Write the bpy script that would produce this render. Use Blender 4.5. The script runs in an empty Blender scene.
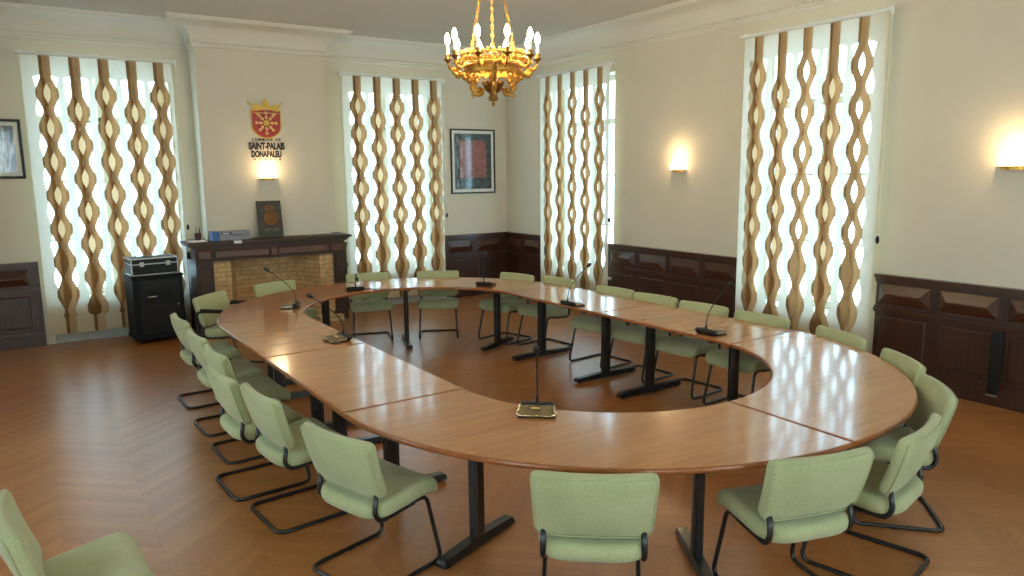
import bpy, math, random
from mathutils import Vector, Matrix
R = random.Random(7)
PI = math.pi
SC = bpy.context.scene
COL = SC.collection

# ------------------------------------------------------------------ materials
def srgb(r, g, b):
    f = lambda c: (c/255/12.92) if c/255 <= .04045 else ((c/255+.055)/1.055)**2.4
    return (f(r), f(g), f(b), 1)

class NT:
    def __init__(s, name):
        s.m = bpy.data.materials.new(name); s.m.use_nodes = True
        s.t = s.m.node_tree; s.n = s.t.nodes; s.n.clear()
        s.out = s.n.new('ShaderNodeOutputMaterial')
    def node(s, ty, **k):
        n = s.n.new(ty)
        for a, v in k.items():
            if a in n.inputs.keys() if isinstance(a, str) else False: n.inputs[a].default_value = v
            else: setattr(n, a, v)
        return n
    def link(s, a, b): s.t.links.new(a, b)
    def math(s, op, a, b=None, c=None):
        n = s.n.new('ShaderNodeMath'); n.operation = op
        for i, v in enumerate((a, b, c)):
            if v is None: continue
            if isinstance(v, (int, float)): n.inputs[i].default_value = v
            else: s.link(v, n.inputs[i])
        return n.outputs[0]
    def coord(s, kind='Object'):
        return s.n.new('ShaderNodeTexCoord').outputs[kind]
    def mapping(s, v, scale=(1,1,1), rot=(0,0,0)):
        n = s.n.new('ShaderNodeMapping'); s.link(v, n.inputs[0])
        n.inputs['Scale'].default_value = scale; n.inputs['Rotation'].default_value = rot
        return n.outputs[0]
    def noise(s, v, scale=5, detail=3, rough=.5):
        n = s.n.new('ShaderNodeTexNoise'); s.link(v, n.inputs['Vector'])
        n.inputs['Scale'].default_value = scale; n.inputs['Detail'].default_value = detail; n.inputs['Roughness'].default_value = rough
        return n.outputs[0]
    def ramp(s, f, stops):
        n = s.n.new('ShaderNodeValToRGB'); s.link(f, n.inputs[0])
        e = n.color_ramp.elements
        while len(e) < len(stops): e.new(.5)
        for i, (p, c) in enumerate(stops): e[i].position = p; e[i].color = c
        return n.outputs[0]
    def mix(s, f, a, b, mode='MIX'):
        n = s.n.new('ShaderNodeMix'); n.data_type = 'RGBA'; n.blend_type = mode
        for sock, v in ((n.inputs[0], f), (n.inputs[6], a), (n.inputs[7], b)):
            if isinstance(v, (int, float, tuple)): sock.default_value = v
            else: s.link(v, sock)
        return n.outputs[2]
    def bump(s, h, strength=.2, dist=.01):
        n = s.n.new('ShaderNodeBump'); s.link(h, n.inputs['Height'])
        n.inputs['Strength'].default_value = strength; n.inputs['Distance'].default_value = dist
        return n.outputs[0]
    def bsdf(s, col, rough=.5, metal=0, normal=None, coat=0, coat_rough=.1, sheen=0, spec=.5):
        b = s.n.new('ShaderNodeBsdfPrincipled')
        for key, v in (('Base Color', col), ('Roughness', rough), ('Metallic', metal)):
            if isinstance(v, (int, float, tuple)): b.inputs[key].default_value = v
            else: s.link(v, b.inputs[key])
        b.inputs['Coat Weight'].default_value = coat; b.inputs['Coat Roughness'].default_value = coat_rough
        b.inputs['Sheen Weight'].default_value = sheen; b.inputs['Specular IOR Level'].default_value = spec
        if normal is not None: s.link(normal, b.inputs['Normal'])
        return b.outputs[0]
    def finish(s, sh):
        s.link(sh, s.out.inputs[0]); return s.m

def plain(name, col, rough=.5, metal=0, var=.08, scale=8, bump=0, spec=.5, coat=0):
    t = NT(name); v = t.coord()
    n = t.noise(v, scale, 4)
    c2 = tuple(min(1, x*(1+var)) for x in col[:3])+(1,); c1 = tuple(x*(1-var) for x in col[:3])+(1,)
    c = t.ramp(n, [(.3, c1), (.7, c2)])
    nm = t.bump(t.noise(v, scale*12, 3), bump, .004) if bump else None
    return t.finish(t.bsdf(c, rough, metal, nm, coat=coat, spec=spec))

def emit(name, col, strength):
    t = NT(name); e = t.n.new('ShaderNodeEmission'); e.inputs[0].default_value = col; e.inputs[1].default_value = strength
    return t.finish(e.outputs[0])

def wood(name, dark, light, rough=.3, axis='X', scale=1, coat=.3, coat_rough=.15, bump=.03):
    t = NT(name); v = t.coord()
    sc = {'X': (1, 14, 14), 'Y': (14, 1, 14), 'Z': (14, 14, 1)}[axis]
    mv = t.mapping(v, tuple(x*scale for x in sc))
    n1 = t.noise(mv, 2.2, 6, .65); n2 = t.noise(t.mapping(v, tuple(x*scale*4 for x in sc)), 3, 4, .6)
    f = t.math('ADD', t.math('MULTIPLY', n1, .7), t.math('MULTIPLY', n2, .3))
    c = t.ramp(f, [(.33, dark), (.66, light)])
    return t.finish(t.bsdf(c, rough, 0, t.bump(n2, bump, .003), coat=coat, coat_rough=coat_rough))

def fabric(name, c1, c2, trans=0.0, rib=240, bump=.25, tcol=None):
    t = NT(name); v = t.coord()
    n = t.noise(t.mapping(v, (rib, rib, rib*.12)), 1.0, 2, .5); n2 = t.noise(v, 5, 3)
    f = t.math('ADD', t.math('MULTIPLY', n, .6), t.math('MULTIPLY', n2, .4))
    c = t.ramp(f, [(.35, c1), (.65, c2)])
    nm = t.bump(n, bump, .002)
    if trans == 0:
        return t.finish(t.bsdf(c, .95, 0, nm, sheen=.25, spec=.15))
    d = t.n.new('ShaderNodeBsdfDiffuse'); t.link(c, d.inputs[0]); t.link(nm, d.inputs['Normal'])
    tr = t.n.new('ShaderNodeBsdfTranslucent')
    if tcol: tr.inputs[0].default_value = tcol
    else: t.link(c, tr.inputs[0])
    mx = t.n.new('ShaderNodeMixShader'); mx.inputs[0].default_value = trans
    t.link(d.outputs[0], mx.inputs[1]); t.link(tr.outputs[0], mx.inputs[2])
    return t.finish(mx.outputs[0])

def parquet(name):
    t = NT(name); v = t.coord()
    sp = t.n.new('ShaderNodeSeparateXYZ'); t.link(v, sp.inputs[0]); x, y = sp.outputs[0], sp.outputs[1]
    W, pw = .46, .085
    cx = t.math('DIVIDE', x, W); ci = t.math('FLOOR', cx); u = t.math('SUBTRACT', cx, ci)
    odd = t.math('ABSOLUTE', t.math('MODULO', ci, 2))
    tri = t.math('ABSOLUTE', t.math('SUBTRACT', u, odd))
    q = t.math('DIVIDE', t.math('ADD', y, t.math('MULTIPLY', tri, W*.85)), pw)
    qi = t.math('FLOOR', q); fr = t.math('SUBTRACT', q, qi)
    cmb = t.n.new('ShaderNodeCombineXYZ'); t.link(ci, cmb.inputs[0]); t.link(qi, cmb.inputs[1])
    wn = t.n.new('ShaderNodeTexWhiteNoise'); wn.noise_dimensions = '2D'; t.link(cmb.outputs[0], wn.inputs['Vector'])
    rnd = wn.outputs['Value']
    g = t.noise(t.mapping(v, (18, 18, 1), (0, 0, .7)), 1.5, 5, .6)
    big = t.noise(v, .7, 3)
    f = t.math('ADD', t.math('ADD', t.math('MULTIPLY', rnd, .22), t.math('MULTIPLY', g, .45)), t.math('MULTIPLY', big, .33))
    c = t.ramp(f, [(.25, FLOOR_D), (.75, FLOOR_L)])
    gap = t.math('MAXIMUM', t.math('LESS_THAN', fr, .035), t.math('LESS_THAN', t.math('ABSOLUTE', t.math('SUBTRACT', u, .5)), -1))
    edge = t.math('MAXIMUM', gap, t.math('LESS_THAN', u, .008))
    c = t.mix(t.math('MULTIPLY', edge, .3), c, srgb(80, 48, 26))
    rr = t.math('ADD', .28, t.math('MULTIPLY', t.noise(v, 3, 4), .03))
    nb = big
    return t.finish(t.bsdf(c, rr, 0, t.bump(nb, .05, .01), coat=.4, coat_rough=.28))

def bricks(name):
    t = NT(name); v = t.coord()
    sp = t.n.new('ShaderNodeSeparateXYZ'); t.link(v, sp.inputs[0])
    cb = t.n.new('ShaderNodeCombineXYZ')
    t.link(t.math('ADD', sp.outputs[0], sp.outputs[1]), cb.inputs[0]); t.link(sp.outputs[2], cb.inputs[1])
    b = t.n.new('ShaderNodeTexBrick'); t.link(cb.outputs[0], b.inputs['Vector'])
    b.inputs['Color1'].default_value = srgb(216, 182, 130); b.inputs['Color2'].default_value = srgb(186, 146, 98)
    b.inputs['Mortar'].default_value = srgb(120, 95, 62)
    b.inputs['Scale'].default_value = 1; b.inputs['Brick Width'].default_value = .22; b.inputs['Row Height'].default_value = .062
    b.inputs['Mortar Size'].default_value = .006; b.inputs['Mortar Smooth'].default_value = .3
    n = t.noise(v, 14, 5)
    c = t.mix(.5, b.outputs[0], t.ramp(n, [(.3, srgb(160, 122, 78)), (.7, srgb(216, 184, 132))]), 'MIX')
    return t.finish(t.bsdf(c, .85, 0, t.bump(t.math('SUBTRACT', n, t.math('MULTIPLY', b.outputs[1], 2)), .4, .006)))

FLOOR_D, FLOOR_L = srgb(144, 86, 42), srgb(184, 124, 70)
M = {}
M['wall'] = plain('wall_paint', srgb(213, 204, 185), .85, 0, .02, 2, .05, spec=.2)
M['ceiling'] = plain('ceiling_paint', srgb(198, 191, 177), .9, 0, .02, 1.5, spec=.2)
M['cornice'] = plain('cornice_plaster', srgb(218, 212, 198), .85, 0, .02, 2, spec=.2)
M['floor'] = parquet('parquet')
M['mahogany'] = wood('mahogany', srgb(34, 16, 10), srgb(72, 36, 20), .38, 'Z', 1, .25, .25)
M['mahogany_h'] = wood('mahogany_frieze', srgb(40, 19, 11), srgb(84, 42, 23), .3, 'Y', 1, .35, .2)
M['mantel'] = wood('mantel_wood', srgb(36, 21, 13), srgb(70, 41, 25), .55, 'X', 1, .08, .35)
M['mantel_panel'] = wood('mantel_panel_wood', srgb(66, 36, 21), srgb(106, 60, 36), .4, 'X', 1, .25, .25)
M['apron'] = wood('window_apron_wood', srgb(92, 62, 34), srgb(134, 94, 54), .5, 'Z', 1, .1)
M['table'] = wood('cherry_table', srgb(170, 108, 58), srgb(198, 136, 82), .18, 'X', .8, .5, .09, .004)
M['table_edge'] = wood('cherry_edge', srgb(124, 66, 26), srgb(168, 98, 46), .3, 'X', 1, .4, .15)
M['black'] = plain('black_steel', srgb(20, 20, 22), .35, .0, .1, 20, coat=.3)
M['blackplastic'] = plain('black_plastic', srgb(22, 23, 24), .55, 0, .1, 30, spec=.35)
M['rackblack'] = plain('rack_black', srgb(20, 25, 27), .7, 0, .15, 6, .1, spec=.25)
M['alu'] = plain('aluminium', srgb(200, 196, 186), .3, .9, .05, 30)
M['steel'] = plain('brushed_steel', srgb(190, 186, 170), .25, .9, .05, 40)
M['olive'] = plain('olive_panel', srgb(74, 66, 30), .3, .5, .1, 30)
M['sage'] = fabric('sage_fabric', srgb(158, 161, 116), srgb(181, 183, 139), 0, 300)
M['cream'] = fabric('cream_vane', srgb(230, 208, 164), srgb(240, 220, 180), .46, 160, .1, srgb(196, 190, 178))
M['brown'] = fabric('brown_vane', srgb(128, 98, 62), srgb(146, 114, 76), .42, 160, .1, srgb(146, 104, 68))
M['ivoryvane'] = fabric('ivory_vane', srgb(226, 208, 172), srgb(234, 218, 184), .5, 160, .1, srgb(186, 150, 112))
M['tan'] = fabric('tan_vane', srgb(200, 172, 130), srgb(214, 186, 144), .36, 160, .1, srgb(164, 118, 78))
M['white'] = plain('white_lacquer', srgb(228, 228, 222), .4, 0, .02, 6)
M['plinth'] = plain('grey_plinth', srgb(170, 172, 168), .6, 0, .06, 8)
M['brick'] = bricks('buff_brick')
M['gold'] = plain('gilt_bronze', srgb(196, 146, 66), .36, 1, .25, 60, .3)
M['golddark'] = plain('dark_gilt', srgb(150, 110, 54), .4, 1, .2, 40, .2)
M['brass'] = plain('brass', srgb(190, 140, 62), .3, 1, .1, 30)
M['candle'] = plain('candle_sleeve', srgb(240, 230, 205), .6, 0, .03, 20)
M['bulb'] = emit('candle_bulb_glow', (1, .78, .46, 1), 330)
M['sconce'] = emit('sconce_glow', (1, .76, .44, 1), 12)
M['red'] = plain('shield_red', srgb(162, 34, 20), .45, 0, .08, 30)
M['yellow'] = plain('crest_gold', srgb(206, 170, 52), .4, .1, .1, 30)
M['ivory'] = plain('crest_pale_gold', srgb(232, 190, 120), .4, .1, .06, 30)
M['ink'] = plain('black_letters', srgb(18, 16, 16), .5, 0, .05, 20)
M['paper'] = plain('white_paper', srgb(228, 226, 220), .8, 0, .03, 10)
M['blue'] = plain('blue_card', srgb(66, 110, 168), .5, 0, .08, 20)
M['greybox'] = plain('grey_card', srgb(140, 140, 146), .6, 0, .18, 25)
M['greydark'] = plain('dark_grey_card', srgb(60, 62, 66), .6, 0, .1, 25)
M['maroon'] = plain('maroon_cup', srgb(70, 26, 24), .5, 0, .1, 20)
M['plaque'] = plain('plaque_bronze', srgb(58, 54, 44), .5, .2, .3, 9, .4)
M['copper'] = plain('medallion_copper', srgb(128, 88, 48), .5, .3, .3, 30, .5)
M['plaquetext'] = plain('plaque_lettering', srgb(150, 140, 122), .5, .2, .1, 30)
M['mat'] = plain('picture_mount', srgb(222, 222, 212), .7, 0, .02, 10)

def art(name, kind):
    t = NT(name); v = t.coord()
    sp = t.n.new('ShaderNodeSeparateXYZ'); t.link(v, sp.inputs[0])
    if kind == 'abstract':
        n = t.noise(t.mapping(v, (5, 5, 9)), 1.6, 6, .7)
        bg = t.ramp(n, [(.3, srgb(36, 46, 50)), (.7, srgb(92, 106, 110))])
        rd = t.ramp(n, [(.3, srgb(122, 74, 76)), (.75, srgb(172, 116, 110))])
        wob = t.math('MULTIPLY', t.math('SUBTRACT', t.noise(v, 9, 3), .5), .05)
        ax = t.math('ADD', t.math('ABSOLUTE', t.math('ADD', sp.outputs[0], .005)), wob)
        az = t.math('ADD', t.math('ABSOLUTE', t.math('SUBTRACT', sp.outputs[2], .04)), wob)
        inside = t.math('MULTIPLY', t.math('LESS_THAN', ax, .255), t.math('LESS_THAN', az, .30))
        c = t.mix(inside, bg, rd)
        return t.finish(t.bsdf(c, .12, 0, coat=.5, coat_rough=.03))
    n = t.noise(t.mapping(v, (7, 7, .9)), 1.5, 5, .6)
    c = t.ramp(n, [(.30, srgb(22, 22, 24)), (.42, srgb(60, 52, 44)), (.5, srgb(210, 214, 212)), (.56, srgb(58, 84, 128)), (.66, srgb(150, 120, 92)), (.8, srgb(190, 200, 204))])
    return t.finish(t.bsdf(c, .12, 0, coat=.5, coat_rough=.03))
M['art1'] = art('abstract_print', 'abstract')
M['art2'] = art('photo_print', 'photo')

def glass():
    t = NT('window_glass')
    a = t.n.new('ShaderNodeBsdfTransparent'); a.inputs[0].default_value = (.95, .97, .97, 1)
    g = t.n.new('ShaderNodeBsdfGlossy'); g.inputs['Roughness'].default_value = .02
    mx = t.n.new('ShaderNodeMixShader'); mx.inputs[0].default_value = .04; t.link(a.outputs[0], mx.inputs[1]); t.link(g.outputs[0], mx.inputs[2])
    return t.finish(mx.outputs[0])
M['glass'] = glass()

# ------------------------------------------------------------------ mesh helpers
class MB:
    def __init__(s): s.v = []; s.f = []; s.mi = []; s.mats = []
    def midx(s, m):
        if m is None: return 0
        if m not in s.mats: s.mats.append(m)
        return s.mats.index(m)
    def add(s, vs, fs, m=None):
        b = len(s.v); s.v += [tuple(v) for v in vs]; k = s.midx(m)
        for f in fs: s.f.append(tuple(b+i for i in f)); s.mi.append(k)
    def box(s, x0, x1, y0, y1, z0, z1, m=None, bev=0):
        if bev:
            s.bevbox(x0, x1, y0, y1, z0, z1, bev, m); return
        vs = [(x, y, z) for z in (z0, z1) for y in (y0, y1) for x in (x0, x1)]
        s.add(vs, [(0,2,3,1), (4,5,7,6), (0,1,5,4), (2,6,7,3), (0,4,6,2), (1,3,7,5)], m)
    def bevbox(s, x0, x1, y0, y1, z0, z1, b, m=None):
        b = min(b, (x1-x0)/2.01, (y1-y0)/2.01, (z1-z0)/2.01)
        xs, ys, zs = (x0, x1), (y0, y1), (z0, z1)
        vs = []; idx = {}
        for i in (0, 1):
            for j in (0, 1):
                for k in (0, 1):
                    px, py, pz = xs[i], ys[j], zs[k]
                    ix, iy, iz = px+(b if i == 0 else -b), py+(b if j == 0 else -b), pz+(b if k == 0 else -b)
                    for a, p in (('x', (px, iy, iz)), ('y', (ix, py, iz)), ('z', (ix, iy, pz))):
                        idx[(i, j, k, a)] = len(vs); vs.append(p)
        I = lambda i, j, k, a: idx[(i, j, k, a)]
        fs = []
        for i in (0, 1):
            q = [I(i,0,0,'x'), I(i,1,0,'x'), I(i,1,1,'x'), I(i,0,1,'x')]; fs.append(q if i else q[::-1])
            q = [I(0,i,0,'y'), I(0,i,1,'y'), I(1,i,1,'y'), I(1,i,0,'y')]; fs.append(q if i else q[::-1])
            q = [I(0,0,i,'z'), I(1,0,i,'z'), I(1,1,i,'z'), I(0,1,i,'z')]; fs.append(q if i else q[::-1])
        for i in (0, 1):
            for j in (0, 1):
                fs.append([I(i,j,0,'x'), I(i,j,1,'x'), I(i,j,1,'y'), I(i,j,0,'y')])
                fs.append([I(i,0,j,'x'), I(i,1,j,'x'), I(i,1,j,'z'), I(i,0,j,'z')])
                fs.append([I(0,i,j,'y'), I(1,i,j,'y'), I(1,i,j,'z'), I(0,i,j,'z')])
                for k in (0, 1): fs.append([I(i,j,k,'x'), I(i,j,k,'y'), I(i,j,k,'z')])
        s.add(vs, fs, m)
    def tube(s, pts, r, n=8, m=None, closed=False, caps=True):
        pts = [Vector(p) for p in pts]; N = len(pts)
        rr = r if isinstance(r, (list, tuple)) else [r]*N
        tang = []
        for i in range(N):
            if closed: d = pts[(i+1) % N]-pts[i-1]
            else: d = pts[min(i+1, N-1)]-pts[max(i-1, 0)]
            tang.append(d.normalized() if d.length > 1e-9 else Vector((0, 0, 1)))
        up = Vector((0, 0, 1)) if abs(tang[0].z) < .9 else Vector((1, 0, 0))
        a = (up - tang[0]*up.dot(tang[0])).normalized()
        vs = []
        for i in range(N):
            a = a - tang[i]*a.dot(tang[i]); a.normalize(); b = tang[i].cross(a)
            for k in range(n):
                t = 2*PI*k/n; vs.append(pts[i]+(a*math.cos(t)+b*math.sin(t))*rr[i])
        fs = []
        for i in range(N if closed else N-1):
            j = (i+1) % N
            for k in range(n): fs.append((i*n+k, i*n+(k+1) % n, j*n+(k+1) % n, j*n+k))
        if not closed and caps:
            fs.append(tuple(range(n))[::-1]); fs.append(tuple((N-1)*n+k for k in range(n)))
        s.add(vs, fs, m)
    def lathe(s, prof, n=24, c=(0, 0, 0), m=None, a0=0, a1=2*PI):
        full = abs(a1-a0-2*PI) < 1e-6; K = n if full else n+1
        vs = []
        for (r, z) in prof:
            for k in range(K):
                t = a0+(a1-a0)*k/n; vs.append((c[0]+r*math.cos(t), c[1]+r*math.sin(t), c[2]+z))
        fs = []
        for i in range(len(prof)-1):
            for k in range(n):
                k2 = (k+1) % K; fs.append((i*K+k, i*K+k2, (i+1)*K+k2, (i+1)*K+k))
        s.add(vs, fs, m)
    def sphere(s, c, r, n=10, m=None, sc=(1, 1, 1)):
        vs = []; fs = []
        for i in range(n+1):
            ph = PI*i/n
            for k in range(n*2):
                t = PI*k/n
                vs.append((c[0]+r*sc[0]*math.sin(ph)*math.cos(t), c[1]+r*sc[1]*math.sin(ph)*math.sin(t), c[2]+r*sc[2]*math.cos(ph)))
        for i in range(n):
            for k in range(n*2):
                k2 = (k+1) % (n*2); fs.append((i*n*2+k, (i+1)*n*2+k, (i+1)*n*2+k2, i*n*2+k2))
        s.add(vs, fs, m)
    def prism(s, poly, z0, z1, m=None):
        n = len(poly)
        vs = [(x, y, z0) for x, y in poly]+[(x, y, z1) for x, y in poly]
        fs = [tuple(range(n))[::-1], tuple(range(n, 2*n))]+[(i, (i+1) % n, n+(i+1) % n, n+i) for i in range(n)]
        s.add(vs, fs, m)
    def xf(s, mat, start=0):
        for i in range(start, len(s.v)): s.v[i] = tuple(mat @ Vector(s.v[i]))
        return s

def obj(name, mb, mat=None, parent=None, smooth=None, loc=None, rz=0):
    me = bpy.data.meshes.new(name)
    me.from_pydata(mb.v, [], mb.f); me.update()
    mats = mb.mats or [mat]
    if mb.mats and mat and None not in mb.mats: pass
    for mm in mats: me.materials.append(mm if mm is not None else mat)
    if mb.mats: me.polygons.foreach_set('material_index', mb.mi)
    import bmesh
    bm = bmesh.new(); bm.from_mesh(me); bmesh.ops.recalc_face_normals(bm, faces=bm.faces); bm.to_mesh(me); bm.free()
    if smooth is not None:
        me.polygons.foreach_set('use_smooth', [True]*len(me.polygons))
        if smooth < 179: me.set_sharp_from_angle(angle=math.radians(smooth))
    o = bpy.data.objects.new(name, me); COL.objects.link(o)
    if parent: o.parent = parent
    if loc: o.location = loc
    if rz: o.rotation_euler = (0, 0, rz)
    return o

def tag(o, label, cat, group=None):
    o['label'] = label; o['category'] = cat
    if group: o['group'] = group
    return o
def thing(name, label, cat, loc=(0, 0, 0), rz=0, group=None):
    o = bpy.data.objects.new(name, None); COL.objects.link(o)
    o.location = loc; o.rotation_euler = (0, 0, rz); o.empty_display_size = .1
    return tag(o, label, cat, group)
def struct(name, mb, mat=None, smooth=None, parent=None, loc=None, rz=0):
    o = obj(name, mb, mat, parent, smooth, loc, rz)
    o['kind'] = 'structure'; return o
def kids(o): return [c for c in bpy.data.objects if c.parent is o]
def copy_tree(o, parent=None):
    c = o.copy(); COL.objects.link(c); c.parent = parent
    for ch in kids(o): copy_tree(ch, c)
    return c
def place(o, label, loc, rz, group=None):
    o.location = loc; o.rotation_euler = (0, 0, rz); o['label'] = label
    if group: o['group'] = group
    return o

def fillet(pts, r, n=6):
    pts = [Vector(p) for p in pts]; out = [pts[0]]
    for i in range(1, len(pts)-1):
        a, b, c = pts[i-1], pts[i], pts[i+1]
        rad = r[i-1] if isinstance(r, (list, tuple)) else r
        d1, d2 = (a-b), (c-b); l = min(rad, d1.length*.49, d2.length*.49)
        p, q = b+d1.normalized()*l, b+d2.normalized()*l
        for k in range(n+1):
            t = k/n; out.append(p*(1-t)**2+b*2*t*(1-t)+q*t*t)
    out.append(pts[-1]); return out
def spline(pts, n=8):
    P = [Vector(p) for p in pts]; P = [P[0]*2-P[1]]+P+[P[-1]*2-P[-2]]; out = []
    for i in range(1, len(P)-2):
        for k in range(n):
            t = k/n
            out.append(.5*((2*P[i])+(P[i+1]-P[i-1])*t+(2*P[i-1]-5*P[i]+4*P[i+1]-P[i+2])*t*t+(3*P[i]-P[i-1]-3*P[i+1]+P[i+2])*t**3))
    out.append(P[-2]); return out
def rrect(w0, w1, h, rs, n=7):
    """rounded outline, width w0 at the bottom (v=0), w1 at the top (v=h); corner radii bl, br, tr, tl"""
    c = [(-w0/2, 0), (w0/2, 0), (w1/2, h), (-w1/2, h)]; out = []
    for i in range(4):
        b = Vector(c[i]); a = Vector(c[i-1]); d = Vector(c[(i+1) % 4]); r = rs[i]
        p = b+(a-b).normalized()*r; q = b+(d-b).normalized()*r
        for k in range(n+1):
            t = k/n; v = p*(1-t)**2+b*2*t*(1-t)+q*t*t; out.append((v.x, v.y))
    # subdivide long sides
    res = []
    for i in range(len(out)):
        a, b = Vector(out[i]), Vector(out[(i+1) % len(out)]); m = max(1, int((b-a).length/.05))
        for k in range(m): v = a.lerp(b, k/m); res.append((v.x, v.y))
    return res
def pillow(mb, outline, T, r, crown, deform, m=None):
    n = len(outline); cx = sum(p[0] for p in outline)/n; cy = sum(p[1] for p in outline)/n
    hw = max(abs(p[0]-cx) for p in outline); hh = max(abs(p[1]-cy) for p in outline)
    prof = []
    for k in range(5):
        a = PI/2*k/4; prof.append((r*(1-math.sin(a)), T/2-r+r*math.cos(a)))
    rings = []
    for f, c in ((.35, .95), (.7, .65), (.9, .25)):
        rings.append((f, None, T/2+crown*c))
    rings += [(None, i, h) for i, h in prof]
    rings2 = rings+[(f, i, -h) for f, i, h in rings[::-1]]
    vs = [deform(cx, cy, T/2+crown)]
    for f, i, h in rings2:
        sx, sy = ((1-i/hw), (1-i/hh)) if f is None else (f*(1-r/hw), f*(1-r/hh))
        for (px, py) in outline: vs.append(deform(cx+(px-cx)*sx, cy+(py-cy)*sy, h))
    vs.append(deform(cx, cy, -T/2-crown)); L = len(vs)-1
    fs = [(0, 1+k, 1+(k+1) % n) for k in range(n)]
    for q in range(len(rings2)-1):
        for k in range(n): fs.append((1+q*n+k, 1+(q+1)*n+k, 1+(q+1)*n+(k+1) % n, 1+q*n+(k+1) % n))
    q = len(rings2)-1
    fs += [(L, 1+q*n+(k+1) % n, 1+q*n+k) for k in range(n)]
    mb.add(vs, fs, m)
def sweep(mb, path, prof, closed=False, m=None):
    """profile (d to the left of the path, z) swept along a plan path with mitred corners"""
    P = [Vector(p) for p in path]; N = len(P); offs = []
    for i in range(N):
        def nrm(a, b): d = (b-a).normalized(); return Vector((-d.y, d.x))
        if closed or 0 < i < N-1:
            n1 = nrm(P[i-1], P[i]); n2 = nrm(P[i], P[(i+1) % N]); v = (n1+n2); v = v/max(.2, v.length_squared)*2
        elif i == 0: v = nrm(P[0], P[1])
        else: v = nrm(P[-2], P[-1])
        offs.append(v)
    K = len(prof); vs = []
    for i in range(N):
        for d, z in prof: q = P[i]+offs[i]*d; vs.append((q.x, q.y, z))
    fs = []
    for i in range(N if closed else N-1):
        j = (i+1) % N
        for k in range(K-1): fs.append((i*K+k, j*K+k, j*K+k+1, i*K+k+1))
    if not closed: fs.append(tuple(range(K))); fs.append(tuple((N-1)*K+k for k in range(K))[::-1])
    mb.add(vs, fs, m)

# ------------------------------------------------------------------ camera
F, PITCH, ROLL, HC, AZ = 733.8, .1574, -.011, 2.06, .5827
cam = bpy.data.cameras.new('camera'); camo = bpy.data.objects.new('camera', cam); COL.objects.link(camo)
fw = Vector((math.sin(AZ)*math.cos(PITCH), math.cos(AZ)*math.cos(PITCH), -math.sin(PITCH)))
rt = Vector((math.cos(AZ), -math.sin(AZ), 0)); up = rt.cross(fw)
rt2 = rt*math.cos(ROLL)+up*math.sin(ROLL); up2 = up*math.cos(ROLL)-rt*math.sin(ROLL)
mx = Matrix((rt2, up2, -fw)).transposed().to_4x4(); mx.translation = (0, 0, HC)
camo.matrix_world = mx; cam.sensor_width = 36; cam.lens = F/1024*36; cam.clip_start = .05
SC.camera = camo

# ------------------------------------------------------------------ room shell
XL, XR, YF, YB, ZC = -2.2, 6.908, -2.4, 10.604, 3.99
CX0, CX1, CY = 1.97, 3.65, 10.25          # chimney breast
TH = .36
N1, N2, N3, N4 = (.17, 1.70), (4.05, 5.60), (7.86, 9.38), (4.04, 5.54)
ZT = 3.40
def wall_with_holes(name, axis, c0, c1, a0, a1, holes):
    """axis 'x': wall runs along x between a0..a1, thickness c0..c1 in y; holes (lo, hi, z0, z1)"""
    mb = MB(); cuts = sorted(holes); pos = a0
    def bx(lo, hi, z0, z1):
        if hi-lo < 1e-6 or z1-z0 < 1e-6: return
        if axis == 'x': mb.box(lo, hi, c0, c1, z0, z1)
        else: mb.box(c0, c1, lo, hi, z0, z1)
    for lo, hi, z0, z1 in cuts:
        bx(pos, lo, 0, ZC+.3); bx(lo, hi, 0, z0); bx(lo, hi, z1, ZC+.3); pos = hi
    bx(pos, a1, 0, ZC+.3)
    return struct(name, mb, M['wall'])
WR_ = [(-.9, .7, .9, 3.3), (2.2, 3.8, .9, 3.3), (4.8, 6.2, .9, 3.3)]
WL_ = [(.2, 1.8, .9, 3.3), (4.6, 6.2, .9, 3.3)]
wall_with_holes('wall_back', 'x', YB, YB+TH, XL-TH, XR+TH, [(*N1, 0, ZT), (*N2, 0, ZT)])
wall_with_holes('wall_right', 'y', XR, XR+TH, YF, YB, [(*N3, 0, ZT), (*N4, 0, ZT)])
wall_with_holes('wall_left', 'y', XL-TH, XL, YF, YB, WL_)
wall_with_holes('wall_front', 'x', YF-TH, YF, XL-TH, XR+TH, WR_)
mb = MB(); mb.box(CX0, CX1, CY, YB, .955, ZC+.3); mb.box(CX0, 2.175, CY, YB, 0, .955); mb.box(3.365, CX1, CY, YB, 0, .955); struct('wall_chimney', mb, M['wall'])
mb = MB(); mb.box(XL-TH, XR+TH, YF-TH, YB+TH, -.2, 0); struct('floor', mb, M['floor'])
mb = MB(); mb.box(XL-TH, XR+TH, YF-TH, YB+TH, ZC, ZC+.2); struct('ceiling', mb, M['ceiling'])

per = [(XL, YF), (XR, YF), (XR, YB), (CX1, YB), (CX1, CY), (CX0, CY), (CX0, YB), (XL, YB)]
cove = [(0, 3.66), (.022, 3.665), (.03, 3.685), (.022, 3.70), (.03, 3.71), (.045, 3.73), (.035, 3.745)]
cove += [(.035+.25*(1-math.cos(PI/2*k/8)), 3.745+.20*math.sin(PI/2*k/8)) for k in range(1, 9)]
cove += [(.30, 3.948), (.305, 3.965), (.33, 3.968), (.335, 3.99), (0, 3.99)]
mb = MB(); sweep(mb, per, cove, True); struct('trim_1', mb, M['cornice'], 35)
# small bead run along the lower edge of the cornice
mb = MB()
def bead_run(a, b, off):
    a, b = Vector(a), Vector(b); d = (b-a); L = d.length; d.normalize(); nrm = Vector((-d.y, d.x))
    for k in range(int(L/.05)):
        p = a+d*(.05*k+.025)+nrm*off
        mb.box(p.x-.013, p.x+.013, p.y-.013, p.y+.013, 3.715, 3.733)
for i in (1, 2, 3, 4, 5, 6): bead_run(per[i], per[i+1], .048)
struct('trim_2', mb, M['cornice'])

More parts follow.
